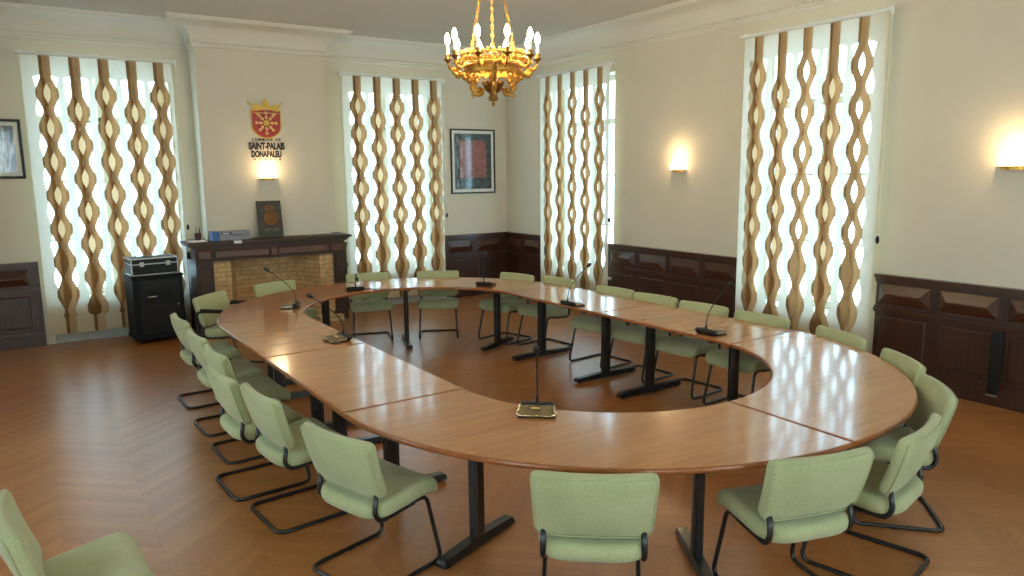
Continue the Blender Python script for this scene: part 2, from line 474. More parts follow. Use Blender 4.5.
# wainscot: local x along the wall from 0..L, y towards the room
def wainscot(name, p0, p1, first, period=.575, ends=True):
    a, b = Vector(p0), Vector(p1); d = b-a; L = d.length
    mb = MB(); A = M['mahogany']; B = M['mahogany_h']
    mb.box(0, L, 0, .02, 0, 1.02, A)
    mb.box(0, L, .02, .05, 0, .15, A); mb.box(0, L, .02, .042, .15, .175, B); mb.box(0, L, .02, .034, .175, .19, A)
    mb.box(0, L, .02, .048, .665, .685, A); mb.box(0, L, .02, .062, .685, .71, B); mb.box(0, L, .02, .045, .71, .73, A)
    mb.box(0, L, .02, .04, .96, .985, A); mb.box(0, L, .02, .055, .985, 1.01, B); mb.box(0, L, 0, .075, 1.01, 1.04, B)
    x = first
    while x < L:
        x0, x1 = max(.02, x), min(L-.02, x+period-.085)
        if x1-x0 > .12:
            z0, z1 = .755, .945; h = .042; i1 = .075
            # raised frieze panel, bevelled all round
            o = [(x0, .02, z0), (x1, .02, z0), (x1, .02, z1), (x0, .02, z1)]
            t = [(x0+i1, .02+h, z0+.085), (x1-i1, .02+h, z0+.085), (x1-i1, .02+h, z1-.09), (x0+i1, .02+h, z1-.09)]
            mb.add(o+t, [(4, 5, 6, 7)]+[(k, (k+1) % 4, 4+(k+1) % 4, 4+k) for k in range(4)], B)
            # tall lower panel: raised field with bevelled border
            z0, z1 = .235, .625; o = [(x0+.02, .02, z0), (x1-.02, .02, z0), (x1-.02, .02, z1), (x0+.02, .02, z1)]
            t = [(x0+.032, .028, z0+.012), (x1-.032, .028, z0+.012), (x1-.032, .028, z1-.012), (x0+.032, .028, z1-.012)]
            mb.add(o+t, [(4, 5, 6, 7)]+[(k, (k+1) % 4, 4+(k+1) % 4, 4+k) for k in range(4)], A)
        x += period
    return struct(name, mb, A, None, None, (a.x, a.y, 0), math.atan2(d.y, d.x))
wainscot('trim_3', (XR, YF), (XR, N4[0]-.08), (2.87-YF) % .575)
wainscot('trim_4', (XR, N4[1]+.09), (XR, N3[0]+.09), .04)
wainscot('trim_5', (XR, N3[1]+.1), (XR, YB), .1)
wainscot('trim_6', (XR-.02, YB), (N2[1]+.08, YB), .12)
wainscot('trim_7', (N2[0]-.06, YB), (CX1+.0, YB), .05)
wainscot('trim_8', (CX0-.0, YB), (N1[1]+.05, YB), .02)
wainscot('trim_9', (N1[0]-.1, YB), (XL, YB), .1)
# dark cover strip over the cable slot in the right-hand panelling
mb = MB(); mb.box(XR-.056, XR-.034, 2.80, 2.89, .10, .66, M['blackplastic'], .004); mb.box(XR-.058, XR-.034, 2.80, 2.89, .085, .10, M['steel'])
tag(obj('cable_duct', mb), 'narrow black upright cover strip set into the dark panelling at far right', 'cable duct')

# windows: apron, plinth, casement frame and panes in each niche
def window(idx, lo, hi, side):
    L = hi-lo; fr = MB(); z0, z1 = .55, ZT; D = TH-.09
    def bar(x0, x1, za, zb, y0=D, y1=D+.06): fr.box(x0, x1, y0, y1, za, zb, M['white'], .006)
    bar(0, .06, z0, z1); bar(L-.06, L, z0, z1); bar(.06, L-.06, z0, z0+.08); bar(.06, L-.06, z1-.07, z1)
    bar(L/2-.05, L/2+.05, z0+.08, z1-.07); bar(.06, L-.06, 2.72, 2.80)
    for zz in (1.25, 1.98): bar(.06, L/2-.05, zz, zz+.03, D+.01, D+.05); bar(L/2+.05, L-.06, zz, zz+.03, D+.01, D+.05)
    loc = (lo, YB, 0) if side == 'b' else (XR, hi, 0)
    rz = 0 if side == 'b' else -PI/2
    w = struct('window_%d' % idx, fr, M['white'], None, None, loc, rz)
    pn = MB(); pn.box(.06, L-.06, D+.028, D+.032, z0+.08, z1-.07); struct('window_pane', pn, M['glass'], None, w)
    ap = MB(); ap.box(0, L, -.01, D+.08, .12, z0-.03, M['apron']); ap.box(.08, L/2-.05, -.025, -.01, .2, z0-.08, M['apron'], .012); ap.box(L/2+.05, L-.08, -.025, -.01, .2, z0-.08, M['apron'], .012)
    ap.box(-.0, L, -.06, D+.09, z0-.03, z0, M['white'], .008)  # apron and deep sill shaped forward to block skylight behind the lower vanes
    struct('window_apron', ap, None, None, w)
    pl = MB(); pl.box(0, L, -.02, D+.08, 0, .12, M['plinth'], .008); struct('window_plinth', pl, None, None, w)
    # daylight portal at the opening
    ld = bpy.data.lights.new('daylight', 'AREA'); ld.shape = 'RECTANGLE'; ld.size = L-.1; ld.size_y = z1-z0; ld.cycles.is_portal = True
    lo_ = bpy.data.objects.new('daylight_area', ld); COL.objects.link(lo_)
    if side == 'b': lo_.location = ((lo+hi)/2, YB+TH+.02, (z0+z1)/2); lo_.rotation_euler = (-PI/2, 0, 0)
    else: lo_.location = (XR+TH+.02, (lo+hi)/2, (z0+z1)/2); lo_.rotation_euler = (-PI/2, 0, -PI/2)
for i, (n, s) in enumerate(((N1, 'b'), (N2, 'b'), (N3, 'r'), (N4, 'r'))): window(i+1, n[0], n[1], s)
# the windows behind and left of the photographer (outside the frame): plain casements
def far_window(idx, lo, hi, side):
    L = hi-lo; fr = MB(); z0, z1 = .9, 3.3
    for x0, x1, za, zb in ((0, .07, z0, z1), (L-.07, L, z0, z1), (L/2-.05, L/2+.05, z0, z1), (0, L, z0, z0+.08), (0, L, z1-.07, z1), (0, L, 2.4, 2.47)):
        fr.box(x0, x1, .1, .16, za, zb, M['white'])
    loc, rz = ((lo, YF-TH, 0), 0) if side == 'f' else ((XL-TH+.28, lo, 0), PI/2)
    w = struct('window_%d' % idx, fr, M['white'], None, None, loc, rz)
    pn = MB(); pn.box(.07, L-.07, .128, .132, z0+.08, z1-.07); struct('window_pane', pn, M['glass'], None, w)
    ld = bpy.data.lights.new('daylight', 'AREA'); ld.shape = 'RECTANGLE'; ld.size = L; ld.size_y = z1-z0; ld.energy = 30; ld.color = (1, .88, .72)  # added area lamp: warm fill daylight through the unseen window
    lo_ = bpy.data.objects.new('daylight_area', ld); COL.objects.link(lo_)
    if side == 'f': lo_.location = ((lo+hi)/2, YF-TH-.02, 2.1); lo_.rotation_euler = (PI/2, 0, 0)
    else: lo_.location = (XL-TH-.02, (lo+hi)/2, 2.1); lo_.rotation_euler = (PI/2, 0, -PI/2)
k = 5
for lo, hi, _, _ in WR_: far_window(k, lo, hi, 'f'); k += 1
for lo, hi, _, _ in WL_: far_window(k, lo, hi, 'l'); k += 1

# ------------------------------------------------------------------ world
w = bpy.data.worlds.new('sky'); SC.world = w; w.use_nodes = True
bg = w.node_tree.nodes['Background']; bg.inputs[0].default_value = (.53, .82, 1.0, 1); bg.inputs[1].default_value = 7

# ------------------------------------------------------------------ blinds
ZTOP, ZBOT = 3.46, .14
def cprof(z, first):
    """0 at a neck, 1 at a bulge; straight above the first bulge and below the last"""
    d = (first-z)/.40
    if d < -.5 or z < .36: return 0.0
    f = abs(d-round(d))*2           # 0 at bulge, 1 at neck
    return max(0, min(1, (0.88-f)/.70))
def strip(fl, fr_, y):
    mb = MB(); N = 150; vs = []
    for i in range(N+1):
        z = ZTOP+(ZBOT-ZTOP)*i/N
        a, b = fl(z), fr_(z)
        vs += [(a, y, z), ((a+b)/2, y-.004, z), (b, y, z)]
    fs = []
    for i in range(N): k = i*3; fs += [(k, k+1, k+4, k+3), (k+1, k+2, k+5, k+4)]
    mb.add(vs, fs); return mb
def blind(label, loc, rz, first_x, pitch, clear=()):
    t = thing('vertical_blind', label, 'blind', loc, rz, 'vertical blinds over the windows')
    W = 1.64; s = pitch
    rl = MB(); rl.box(.0, W+.06, -.02, .02, 3.465, 3.50, M['white'], .006)
    for x in (.06, W/2+.02, W-.02): rl.box(x-.012, x+.012, -.012, .155, 3.495, 3.512, M['white'])
    rl.box(W+.05, W+.075, -.014, .014, 3.44, 3.505, M['white'], .004)
    obj('headrail', rl, None, t)
    cols = [first_x+s*k for k in range(5)]; fz = [3.03 if k % 2 == 0 else 2.83 for k in range(5)]
    for k in range(5):
        c, f = cols[k], fz[k]
        def hole(z, f=f): return cprof(z, f) if f-.40*round((f-z)/.40) > 1.12 else 0
        L0 = lambda z, c=c, f=f: c-s*(.19+.195*cprof(z, f))
        L1 = lambda z, c=c, f=f: c-s*(-.09+.205*hole(z, f)) if f-.40*round((f-z)/.40) > 1.12 else c+s*(.09*(1-cprof(z, f))+.14*cprof(z, f))  # below, brown covers the holes: their unlit darkness put into the vane shape
        R0 = lambda z, c=c, f=f: c+s*(-.075+.19*cprof(z, f)); R1 = lambda z, c=c, f=f: c+s*(.19+.195*cprof(z, f))
        obj('brown_vane', strip(L0, L1, .010), M['brown'], t, 180)
        obj('tan_vane', strip(R0, R1, .0), M['tan'], t, 180)
        if k not in clear:
            obj('ivory_vane', strip(lambda z, c=c: c-s*.15, lambda z, c=c: c+s*.15, .026), M['ivoryvane'], t, 180)
    for k in range(6):
        cl = cols[k-1] if k > 0 else cols[0]-s; cr = cols[k] if k < 5 else cols[4]+s
        f0 = fz[k-1] if k > 0 else 2.83; f1 = fz[k] if k < 5 else 2.83
        def A(z, cl=cl, f0=f0, k=k):
            if k == 0: return .04
            if z > 3.03+.2: return cl+s*.16
            return cl+s*((.31+.11*(1-cprof(z, f0)))*min(1, max(0, (z-.45)/.3))+.15*(1-min(1, max(0, (z-.45)/.3))))
        def B(z, cr=cr, f1=f1, k=k):
            if k == 5: return min(W+.02, cr)
            if z > 3.03+.2: return cr-s*.16
            return cr-s*((.31+.11*(1-cprof(z, f1)))*min(1, max(0, (z-.45)/.3))+.15*(1-min(1, max(0, (z-.45)/.3))))
        obj('cream_vane', strip(A, B, .020), M['cream'], t, 180)
    ch = MB(); ch.tube([(W+.062, 0, 3.45), (W+.062, 0, 1.42)], .003, 6, M['white']); ch.sphere((W+.062, 0, 1.38), .018, 6, M['blackplastic'], (1, 1, 2.2))
    obj('pull_cord', ch, None, t, 60)
    return t
blind('wavy brown and cream vertical blind nearest the framed photo at far left', (.07, YB-.17, 0), 0, .28, .305)
blind('wavy brown and cream vertical blind between the fireplace and the red abstract picture', (3.94, YB-.17, 0), 0, .27, .3125)
blind('wavy brown and cream vertical blind just right of the room corner behind the chandelier', (XR-.17, 9.46, 0), -PI/2, .26, .3025)
blind('wavy brown and cream vertical blind between the two wall lamps on the right wall', (XR-.17, 5.60, 0), -PI/2, .24, .2985, (2, 4))

# ------------------------------------------------------------------ fireplace
t = thing('fireplace', 'dark wooden fireplace with buff brick opening under the coat of arms', 'fireplace', (2.735, 9.9, 0))
W2 = 1.0  # half outer width
mb = MB()
mb.box(-1.08, 1.08, -.02, .52, 1.175, 1.21, None, .006); mb.box(-.96, .90, .52, .70, 1.175, 1.21); mb.box(-1.045, 1.045, .01, .52, 1.15, 1.175); mb.box(-1.02, 1.02, .03, .52, 1.13, 1.15)
cut = mb
obj('mantel_shelf', mb, M['mantel'], t)
mb = MB(); mb.box(-.99, .99, .05, .35, .955, 1.13, M['mantel']); mb.box(-.985, .985, .04, .05, 1.115, 1.13, M['mantel']); mb.box(-.985, .985, .035, .05, .955, .975, M['mantel'])
for x0, x1 in ((-.75, -.06), (.06, .75)): mb.box(x0, x1, .03, .05, .995, 1.095, M['mantel_panel'], .014)
for x0, x1 in ((-.96, -.79), (.79, .96)): mb.box(x0, x1, .02, .05, .985, 1.105, M['mantel_panel'], .016)
mb.box(-.04, .04, .025, .05, .985, 1.105, M['mantel_panel'], .01)
obj('frieze', mb, None, t)
for s in (-1, 1):
    mb = MB(); x0, x1 = (-.985, -.775) if s < 0 else (.825, .995)
    mb.box(x0, x1, .06, .70 if s < 0 else .69, 0, .955); mb.box(x0-.012, x1+.012, .045, .35, 0, .14, None, .006); mb.box(x0+.03, x1-.03, .048, .06, .2, .9, None, .01)
    obj('jamb', mb, M['mantel'], t)
mb = MB()
mb.box(-.775, -.56, .08, .34, 0, .955); mb.box(.63, .825, .08, .34, 0, .955)
mb.box(-.56, .63, .56, .60, 0, .955)
mb.prism([(-.559, .1), (-.40, .56), (-.559, .56)], 0, .955); mb.prism([(.629, .1), (.629, .56), (.42, .56)], 0, .955); mb.box(-.56, .63, .1, .56, .95, .96)
obj('firebox', mb, M['brick'], t)
mb = MB(); mb.box(.56, .90, -.06, .1, 0, .09, None, .006); mb.box(-.9, -.5, -.06, .1, 0, .09, None, .006); mb.box(-.5, .56, -.02, .56, 0, .03)
obj('hearth', mb, M['brick'], t)

# things on the mantel shelf
ZS = 1.212
t = thing('document_box', 'long grey box with blue end lying on the mantel shelf', 'box', (2.22, 10.12, ZS), .03)
mb = MB(); mb.box(-.235, .235, -.10, .09, 0, .115, M['greybox'], .004); mb.box(-.13, .0, -.102, -.09, .075, .105, M['greydark']); mb.box(.0, .14, -.102, -.09, .06, .072, M['greydark']); mb.box(-.11, -.03, -.104, -.09, .083, .096, M['paper'])
obj('carton', mb, None, t)
mb = MB(); mb.box(-.237, -.15, -.104, .092, .0, .118, M['blue'], .004); obj('blue_sleeve', mb, None, t)
mb = MB(); mb.box(-.05, .05, -.07, .0, 0, .003, M['paper'], .001); mb.add([(-.05, -.07, .003), (.05, -.07, .003), (.05, -.075, -.03), (-.05, -.075, -.03)], [(0, 1, 2, 3)], M['paper'])
tag(obj('paper_sheet', mb, None, None, None, (2.26, 9.93, ZS)), 'small white paper hanging over the mantel edge before the grey box', 'paper')
mb = MB(); mb.box(-.10, .10, -.09, .09, 0, .012, M['paper'], .002); mb.box(-.08, .09, -.07, .08, .012, .02, M['paper'], .002)
tag(obj('paper_stack', mb, None, None, None, (1.80, 10.06, ZS), .2), 'white paper stack at the left end of the mantel under the pen cup', 'paper')
t = thing('pen_cup', 'dark red cup of pens at the left end of the mantel', 'pen cup', (1.82, 10.08, ZS+.021))
mb = MB(); mb.lathe([(0, 0), (.038, 0), (.042, .09), (.036, .09), (.033, .006), (0, .006)], 20); obj('cup', mb, M['maroon'], t, 40)
for i, (a, l, m_) in enumerate(((.3, .16, 'ink'), (2.2, .15, 'paper'), (4.0, .17, 'greydark'), (5.2, .14, 'ink'))):
    mb = MB(); mb.tube([(.01*math.cos(a), .01*math.sin(a), .01), (.036*math.cos(a), .036*math.sin(a), l)], .0045, 7); obj('pen', mb, M[m_], t, 40)
t = thing('plaque', 'dark bronze plaque with a round copper medallion leaning on the chimney wall', 'plaque', (2.762, 10.09, ZS)); t.rotation_euler = (-.17, 0, 0)
mb = MB(); mb.box(-.163, .163, 0, .022, 0, .50, None, .004)
for x, z in ((-.12, .45), (.12, .45), (-.12, .05), (.12, .05)): mb.sphere((x, 0, z), .009, 5)
obj('panel', mb, M['plaque'], t)
mb = MB(); mb.lathe([(0, .014), (.07, .012), (.078, .006), (.088, .014), (.096, .012), (.1, 0)], 32); mb.xf(Matrix.Translation((.01, 0, .265)) @ Matrix.Rotation(PI/2, 4, 'X'))
for k in range(9):
    a = k*.7; mb.sphere((.01+.045*math.cos(a), -.012, .265+.045*math.sin(a)), .014, 5, None, (1, .5, 1))
obj('medallion', mb, M['copper'], t, 40)
mb = MB()
for k, x in enumerate((-.05, -.028, 0, .028, .05)): mb.sphere((.0+x, -.002, .405+.012*(2-abs(k-2))), .014, 5, None, (1, .5, 1.4))
mb.box(-.06, .06, -.006, 0, .375, .392); obj('crest', mb, M['copper'], t, 40)
mb = MB()
for k in range(9):
    if k == 4: continue
    x = -.085+k*.022; mb.box(x, x+.005, -.004, 0, .09, .125); mb.box(x, x+.013, -.004, 0, .12 if k % 2 else .104, .125 if k % 2 else .109)
obj('lettering', mb, M['plaquetext'], t)

# ------------------------------------------------------------------ coat of arms and wall letters
t = thing('coat_of_arms', 'red and gold crowned shield above the town name on the chimney wall', 'coat of arms', (2.82, CY, 2.535))
def shield(w, h, z0, sc=1):
    pts = []
    for k in range(25):
        a = PI+PI*k/24; pts.append((w/2*math.cos(a)*sc, z0+h*.45+h*.45*math.sin(a)*sc))
    pts += [(w/2*sc, z0+h), (-w/2*sc, z0+h)]
    return pts
def plate(mb, pts, y0, y1, m=None):
    n = len(pts); vs = [(x, y0, z) for x, z in pts]+[(x, y1, z) for x, z in pts]
    mb.add(vs, [tuple(range(n)), tuple(range(2*n-1, n-1, -1))]+[(i, n+i, n+(i+1) % n, (i+1) % n) for i in range(n)], m)
mb = MB(); plate(mb, shield(.40, .38, .0), -.012, 0); obj('shield_border', mb, M['yellow'], t)
mb = MB(); plate(mb, shield(.372, .35, .014), -.016, -.012); obj('shield_field', mb, M['red'], t)
mb = MB(); cz = .205
for k in range(8):
    a = k*PI/4; ca, sa = math.cos(a), math.sin(a)
    for rr in ((.075, .128) if k % 2 == 0 else (.075, .125, .165) if sa > 0 else (.075, .12)):
        if rr > .15 and sa > 0: rr = .155
        mb.sphere((rr*ca, -.018, cz+rr*sa*(1.05)), .021, 6, None, (1, .45, 1))
    L = .15; mb.tube([(.03*ca, -.018, cz+.03*sa), (L*ca, -.018, cz+L*sa)], .006, 6)
mb.tube([(-.165, -.018, .335), (.165, -.018, .335)], .005, 6); obj('chains', mb, M['ivory'], t, 60)
mb = MB()
star = [((.052 if k % 2 == 0 else .026)*math.cos(k*PI/8), cz+(.052 if k % 2 == 0 else .026)*math.sin(k*PI/8)) for k in range(16)]
plate(mb, star, -.026, -.016); obj('centre_star', mb, M['yellow'], t)
mb = MB(); crown_ = [(-.18, .36), (-.19, .44), (-.245, .52), (-.19, .50), (-.155, .455), (-.13, .50), (-.10, .46), (-.06, .46), (-.035, .50), (-.055, .515), (-.03, .535), (-.022, .57), (0, .59), (.022, .57), (.03, .535), (.055, .515), (.035, .50), (.06, .46), (.10, .46), (.13, .50), (.155, .455), (.19, .50), (.245, .52), (.19, .44), (.18, .36), (.09, .395), (0, .405), (-.09, .395)]
crown = [(x*.92, .355+(z-.36)*.72) for x, z in crown_]
plate(mb, crown, -.022, 0)
for x, z in ((-.226, .475), (.226, .475), (0, .528), (-.12, .458), (.12, .458)): mb.sphere((x, -.012, z), .010, 6)
obj('crown', mb, M['yellow'], t)
mb = MB(); plate(mb, [(-.14, .352), (.14, .352), (.075, .372), (0, .378), (-.075, .372)], -.02, -.001); obj('crown_lining', mb, M['red'], t)

def text_obj(name, body, size, width, height, loc, parent, bold=0, spacing=1.0):
    cu = bpy.data.curves.new(name, 'FONT'); cu.body = body; cu.size = 1; cu.extrude = .04; cu.offset = bold; cu.align_x = 'CENTER'; cu.space_character = spacing
    tmp = bpy.data.objects.new(name+'_tmp', cu); COL.objects.link(tmp)
    dg = bpy.context.evaluated_depsgraph_get(); me = bpy.data.meshes.new_from_object(tmp.evaluated_get(dg)); me.name = name
    bpy.data.objects.remove(tmp); bpy.data.curves.remove(cu)
    xs = [v.co.x for v in me.vertices]; ys = [v.co.y for v in me.vertices]
    sx, sy = width/(max(xs)-min(xs)), height/(max(ys)-min(ys)); mxx = (max(xs)+min(xs))/2; my = min(ys)
    for v in me.vertices: v.co = ((v.co.x-mxx)*sx, -(v.co.z+.04)*.12, (v.co.y-my)*sy)
    me.materials.clear(); me.materials.append(M['ink'])
    o = bpy.data.objects.new(name, me); COL.objects.link(o); o.location = loc; o.parent = parent; return o
t = thing('wall_lettering', 'black town name letters between the shield and the lamp on the chimney wall', 'sign', (2.81, CY-.001, 2.24))
text_obj('commune_word', 'COMMUNE', 1, .275, .036, (-.055, 0, .262), t, .012, 1.25); text_obj('article_word', 'DE', 1, .07, .036, (.158, 0, .262), t, .012, 1.25)
text_obj('town_line', 'SAINT-PALAIS', 1, .475, .100, (.0, 0, .146), t, .045)
text_obj('basque_line', 'DONAPALEU', 1, .40, .092, (-.01, 0, .043), t, .045)
text_obj('herria_line', 'H E R R I A', 1, .37, .028, (0, 0, .005), t, .01, 1.6)

# ------------------------------------------------------------------ wall lamps
def sconce(label, loc, rz, src=None):
    if src:
        o = copy_tree(src); return place(o, label, loc, rz)
    t = thing('wall_lamp', label, 'wall lamp', loc, rz, 'half-dome wall lamps')
    mb = MB(); vs = []; n, k2 = 20, 10; w_, h_, d_ = .115, .165, .09
    for i in range(k2+1):
        ph = PI/2*i/k2
        for k in range(n+1):
            a = PI+PI*k/n; vs.append((w_*math.cos(ph)**.8*math.cos(a), d_*math.cos(ph)**.8*math.sin(a)-.004, .012+h_*math.sin(ph)))
    fs = [(i*(n+1)+k, i*(n+1)+k+1, (i+1)*(n+1)+k+1, (i+1)*(n+1)+k) for i in range(k2) for k in range(n)]
    mb.add(vs, fs); obj('glass_shade', mb, M['sconce'], t, 60)
    mb = MB(); pl = [(.09*math.cos(PI+PI*k/n), .07*math.sin(PI+PI*k/n)-.004) for k in range(n+1)]
    mb.prism([(.122*math.cos(PI+PI*k/n), .098*math.sin(PI+PI*k/n)-.002) for k in range(n+1)], 0, .012); mb.prism(pl, -.02, 0)
    obj('brass_tray', mb, M['brass'], t)
    lp = bpy.data.lights.new('uplight', 'POINT'); lp.energy = 3.8; lp.color = (1, .70, .36); lp.shadow_soft_size = .03
    lo_ = bpy.data.objects.new('uplight', lp); COL.objects.link(lo_); lo_.parent = t; lo_.location = (0, -.16, .20)
    return t
s1 = sconce('glowing half-dome wall lamp under the town name on the chimney wall', (2.80, CY-.002, 2.0), 0)
sconce('glowing half-dome wall lamp between the two blinds on the right wall', (XR-.002, 6.63, 2.05), -PI/2, s1)
sconce('glowing half-dome wall lamp at the right edge of the photo', (XR-.002, 2.86, 2.05), -PI/2, s1)

# ------------------------------------------------------------------ pictures
def picture(label, x0, x1, z0, z1, art_m, framew, frame_m, mat, y=YB):
    cx, cz = (x0+x1)/2, (z0+z1)/2; w_, h_ = (x1-x0)/2, (z1-z0)/2
    t = thing('framed_picture', label, 'picture', (cx, y, cz))
    mb = MB(); f = framew
    mb.box(-w_, w_, -.03, -.002, h_-f, h_, None, .003); mb.box(-w_, w_, -.03, -.002, -h_, -h_+f, None, .003)
    mb.box(-w_, -w_+f, -.03, -.002, -h_+f, h_-f, None, .003); mb.box(w_-f, w_, -.03, -.002, -h_+f, h_-f, None, .003)
    obj('frame', mb, frame_m, t)
    mb = MB(); mb.box(-w_+f, w_-f, -.014, -.008, -h_+f, h_-f); obj('mount', mb, M['mat'], t)
    mb = MB(); mb.box(-w_+f+mat, w_-f-mat, -.017, -.014, -h_+f+mat, h_-f-mat); obj('print', mb, art_m, t)
    return t
picture('black framed abstract print, rough red square on grey, near the corner', 5.82, 6.66, 1.71, 2.75, M['art1'], .022, M['ink'], .05)
picture('black framed photo print cut off by the left edge of the view', -1.15, .05, 2.04, 2.73, M['art2'], .03, M['ink'], .045)

# ------------------------------------------------------------------ rack cabinet and flight case
t = thing('equipment_cabinet', 'tall black equipment cabinet on castors beside the left blind', 'cabinet', (1.27, 10.14, 0), .10)
mb = MB(); mb.box(-.29, .29, -.22, .22, .05, .84, None, .012); mb.box(-.30, .30, -.23, .23, .815, .845, None, .008); mb.box(-.30, .30, -.23, .23, .05, .085, None, .008)
obj('cabinet_body', mb, M['rackblack'], t)
mb = MB(); mb.box(-.225, .235, -.236, -.222, .12, .79, None, .006); mb.box(-.16, .18, -.244, -.236, .50, .70, M['blackplastic'], .004)
for k in range(10): mb.box(-.10+k*.027, -.088+k*.027, -.247, -.244, .54, .66, M['rackblack'])
mb.mats = [M['rackblack'] if m_ is None else m_ for m_ in mb.mats]
dr = obj('door', mb, M['rackblack'], t)
mb = MB(); mb.box(-.14, -.03, -.262, -.244, .575, .592, M['steel'], .003); obj('handle', mb, None, dr)
mb = MB(); mb.sphere((.21, -.24, .46), .016, 6, M['steel']); obj('lock', mb, None, dr, 60)
for x in (-.24, .24):
    for y in (-.17, .17):
        mb = MB(); mb.tube([(x-.012, y, .026), (x+.012, y, .026)], .025, 14); mb.box(x-.018, x+.018, y-.012, y+.012, .04, .055); obj('castor', mb, M['blackplastic'], t, 40)
t = thing('flight_case', 'black flight case with aluminium edges on top of the cabinet', 'case', (1.26, 10.13, .847), .10)
mb = MB(); mb.box(-.265, .265, -.17, .17, .004, .135); obj('case_body', mb, M['blackplastic'], t)
mb = MB(); mb.box(-.265, .265, -.17, .17, .139, .205); obj('case_lid', mb, M['blackplastic'], t)
mb = MB(); e = .013
for x in (-.27, .27-e):
    for y in (-.175, .175-e): mb.box(x, x+e, y, y+e, 0, .21, None, .003)
for z in (0, .131, .21-e):
    for y in (-.176, .176-e): mb.box(-.27, .27, y, y+e, z, z+e, None, .003)
    for x in (-.271, .271-e): mb.box(x, x+e, -.175, .175, z, z+e, None, .003)
for x in (-.27, .27):
    for y in (-.175, .175):
        for z in (.018, .2): mb.sphere((x, y, z), .016, 6)
obj('edge_trim', mb, M['alu'], t)
for x in (-.15, .15):
    mb = MB(); mb.box(x-.025, x+.025, -.186, -.174, .11, .165, None, .004); mb.sphere((x, -.188, .137), .01, 6); obj('latch', mb, M['alu'], t)

# ------------------------------------------------------------------ conference tables
TCX, TCY, TL, RO, RI, TA = 3.273, 5.243, 1.39, 1.926, 1.128, .0125
def t2w(a, b):                       # a along the table axis (away from the viewer), b to the left
    U = Vector((math.cos(PI/2+TA), math.sin(PI/2+TA))); V = Vector((-U.y, U.x))
    p = Vector((TCX, TCY))+U*a+V*b; return p
def stad(Rr, n=240):                  # loop starting at the near end, going up the left side, round the far end and back
    pts = []
    for k in range(n+1): th = PI/2*k/n; pts.append((-TL-Rr*math.cos(th), Rr*math.sin(th)))
    for k in range(1, n): pts.append((-TL+2*TL*k/n, Rr))
    for k in range(2*n+1): th = PI*k/(2*n); pts.append((TL+Rr*math.sin(th), Rr*math.cos(th)))
    for k in range(1, n): pts.append((TL-2*TL*k/n, -Rr))
    for k in range(n):
        th = PI/2*(1-k/n); r_ = Rr+(.04*math.sin(2*th) if Rr > 1.5 else 0); pts.append((-TL-r_*math.cos(th), -r_*math.sin(th)))
    return pts
def arc_between(Rr, s0, s1, step):
    pts = stad(Rr); N = len(pts)
    def find(sd):
        kind, val = sd
        if kind == 'near': return 4 if Rr > 1.5 else 3
        if kind == 'far': return min(range(N), key=lambda i: (pts[i][0]-(TL+Rr))**2+pts[i][1]**2)
        sg = 1 if kind == 'L' else -1
        return min((i for i in range(N) if pts[i][1]*sg > 0), key=lambda i: abs(pts[i][0]-val))
    i0, i1 = find(s0), find(s1)
    if i1 <= i0: i1 += N
    idx = list(range(i0, i1+1, step)); 
    if idx[-1] != i1: idx.append(i1)
    return [pts[i % N] for i in idx]
seams = [('near', 0), ('L', -1.40), ('L', .13), ('L', 1.62), ('far', 0), ('R', 1.45), ('R', -.05), ('R', -1.61)]
tnames = ['curved cherry wood table module in the left front with a microphone',
          'straight cherry wood table module on the left, just past the left front curve',
          'straight cherry wood table module on the left, nearer the fireplace',
          'curved cherry wood table module in front of the fireplace',
          'curved cherry wood table module at the far end by the room corner',
          'straight cherry wood table module on the right, nearer the room corner',
          'straight cherry wood table module on the right, nearer the camera',
          'curved cherry wood table module at right front reflecting the window']
def leg_at(parent, a, b, da, db, fl, name='leg'):
    """T leg: flat column with a long tapered foot running across the module (direction da, db)"""
    p = t2w(a, b); q = t2w(a+da, b+db); ang = math.atan2(q.y-p.y, q.x-p.x)
    mt = Matrix.Translation((p.x, p.y, 0)) @ Matrix.Rotation(ang, 4, 'Z')
    mb = MB(); mb.box(-.05, .05, -.022, .022, .05, .705, None, .008); mb.box(-.03, .03, -.027, .027, .05, .705, None, .005); mb.xf(mt)
    lg = obj(name, mb, M['black'], parent)
    mb = MB(); hw = .036
    prof = [(-fl, .014, .034), (-fl+.015, .012, .05), (-.06, .012, .062), (.06, .012, .062), (fl-.015, .012, .05), (fl, .014, .034)]
    vs = []; 
    for x, z0, z1 in prof: vs += [(x, -hw, z0), (x, hw, z0), (x, hw*.8, z1), (x, -hw*.8, z1)]
    fs = [(0, 1, 2, 3), tuple(len(vs)-4+k for k in (3, 2, 1, 0))]
    for i in range(len(prof)-1):
        for k in range(4): fs.append((i*4+k, (i+1)*4+k, (i+1)*4+(k+1) % 4, i*4+(k+1) % 4))
    mb.add(vs, fs)
    for x in (-fl+.045, fl-.045): mb.lathe([(0, 0), (.022, 0), (.024, .015), (0, .015)], 12, (x, 0, 0))
    mb.xf(mt); obj('foot', mb, M['black'], lg)
    mb = MB(); mb.box(-.30, .30, -.025, .025, .69, .709, None, .004); mb.xf(mt); obj('support_arm', mb, M['black'], lg)
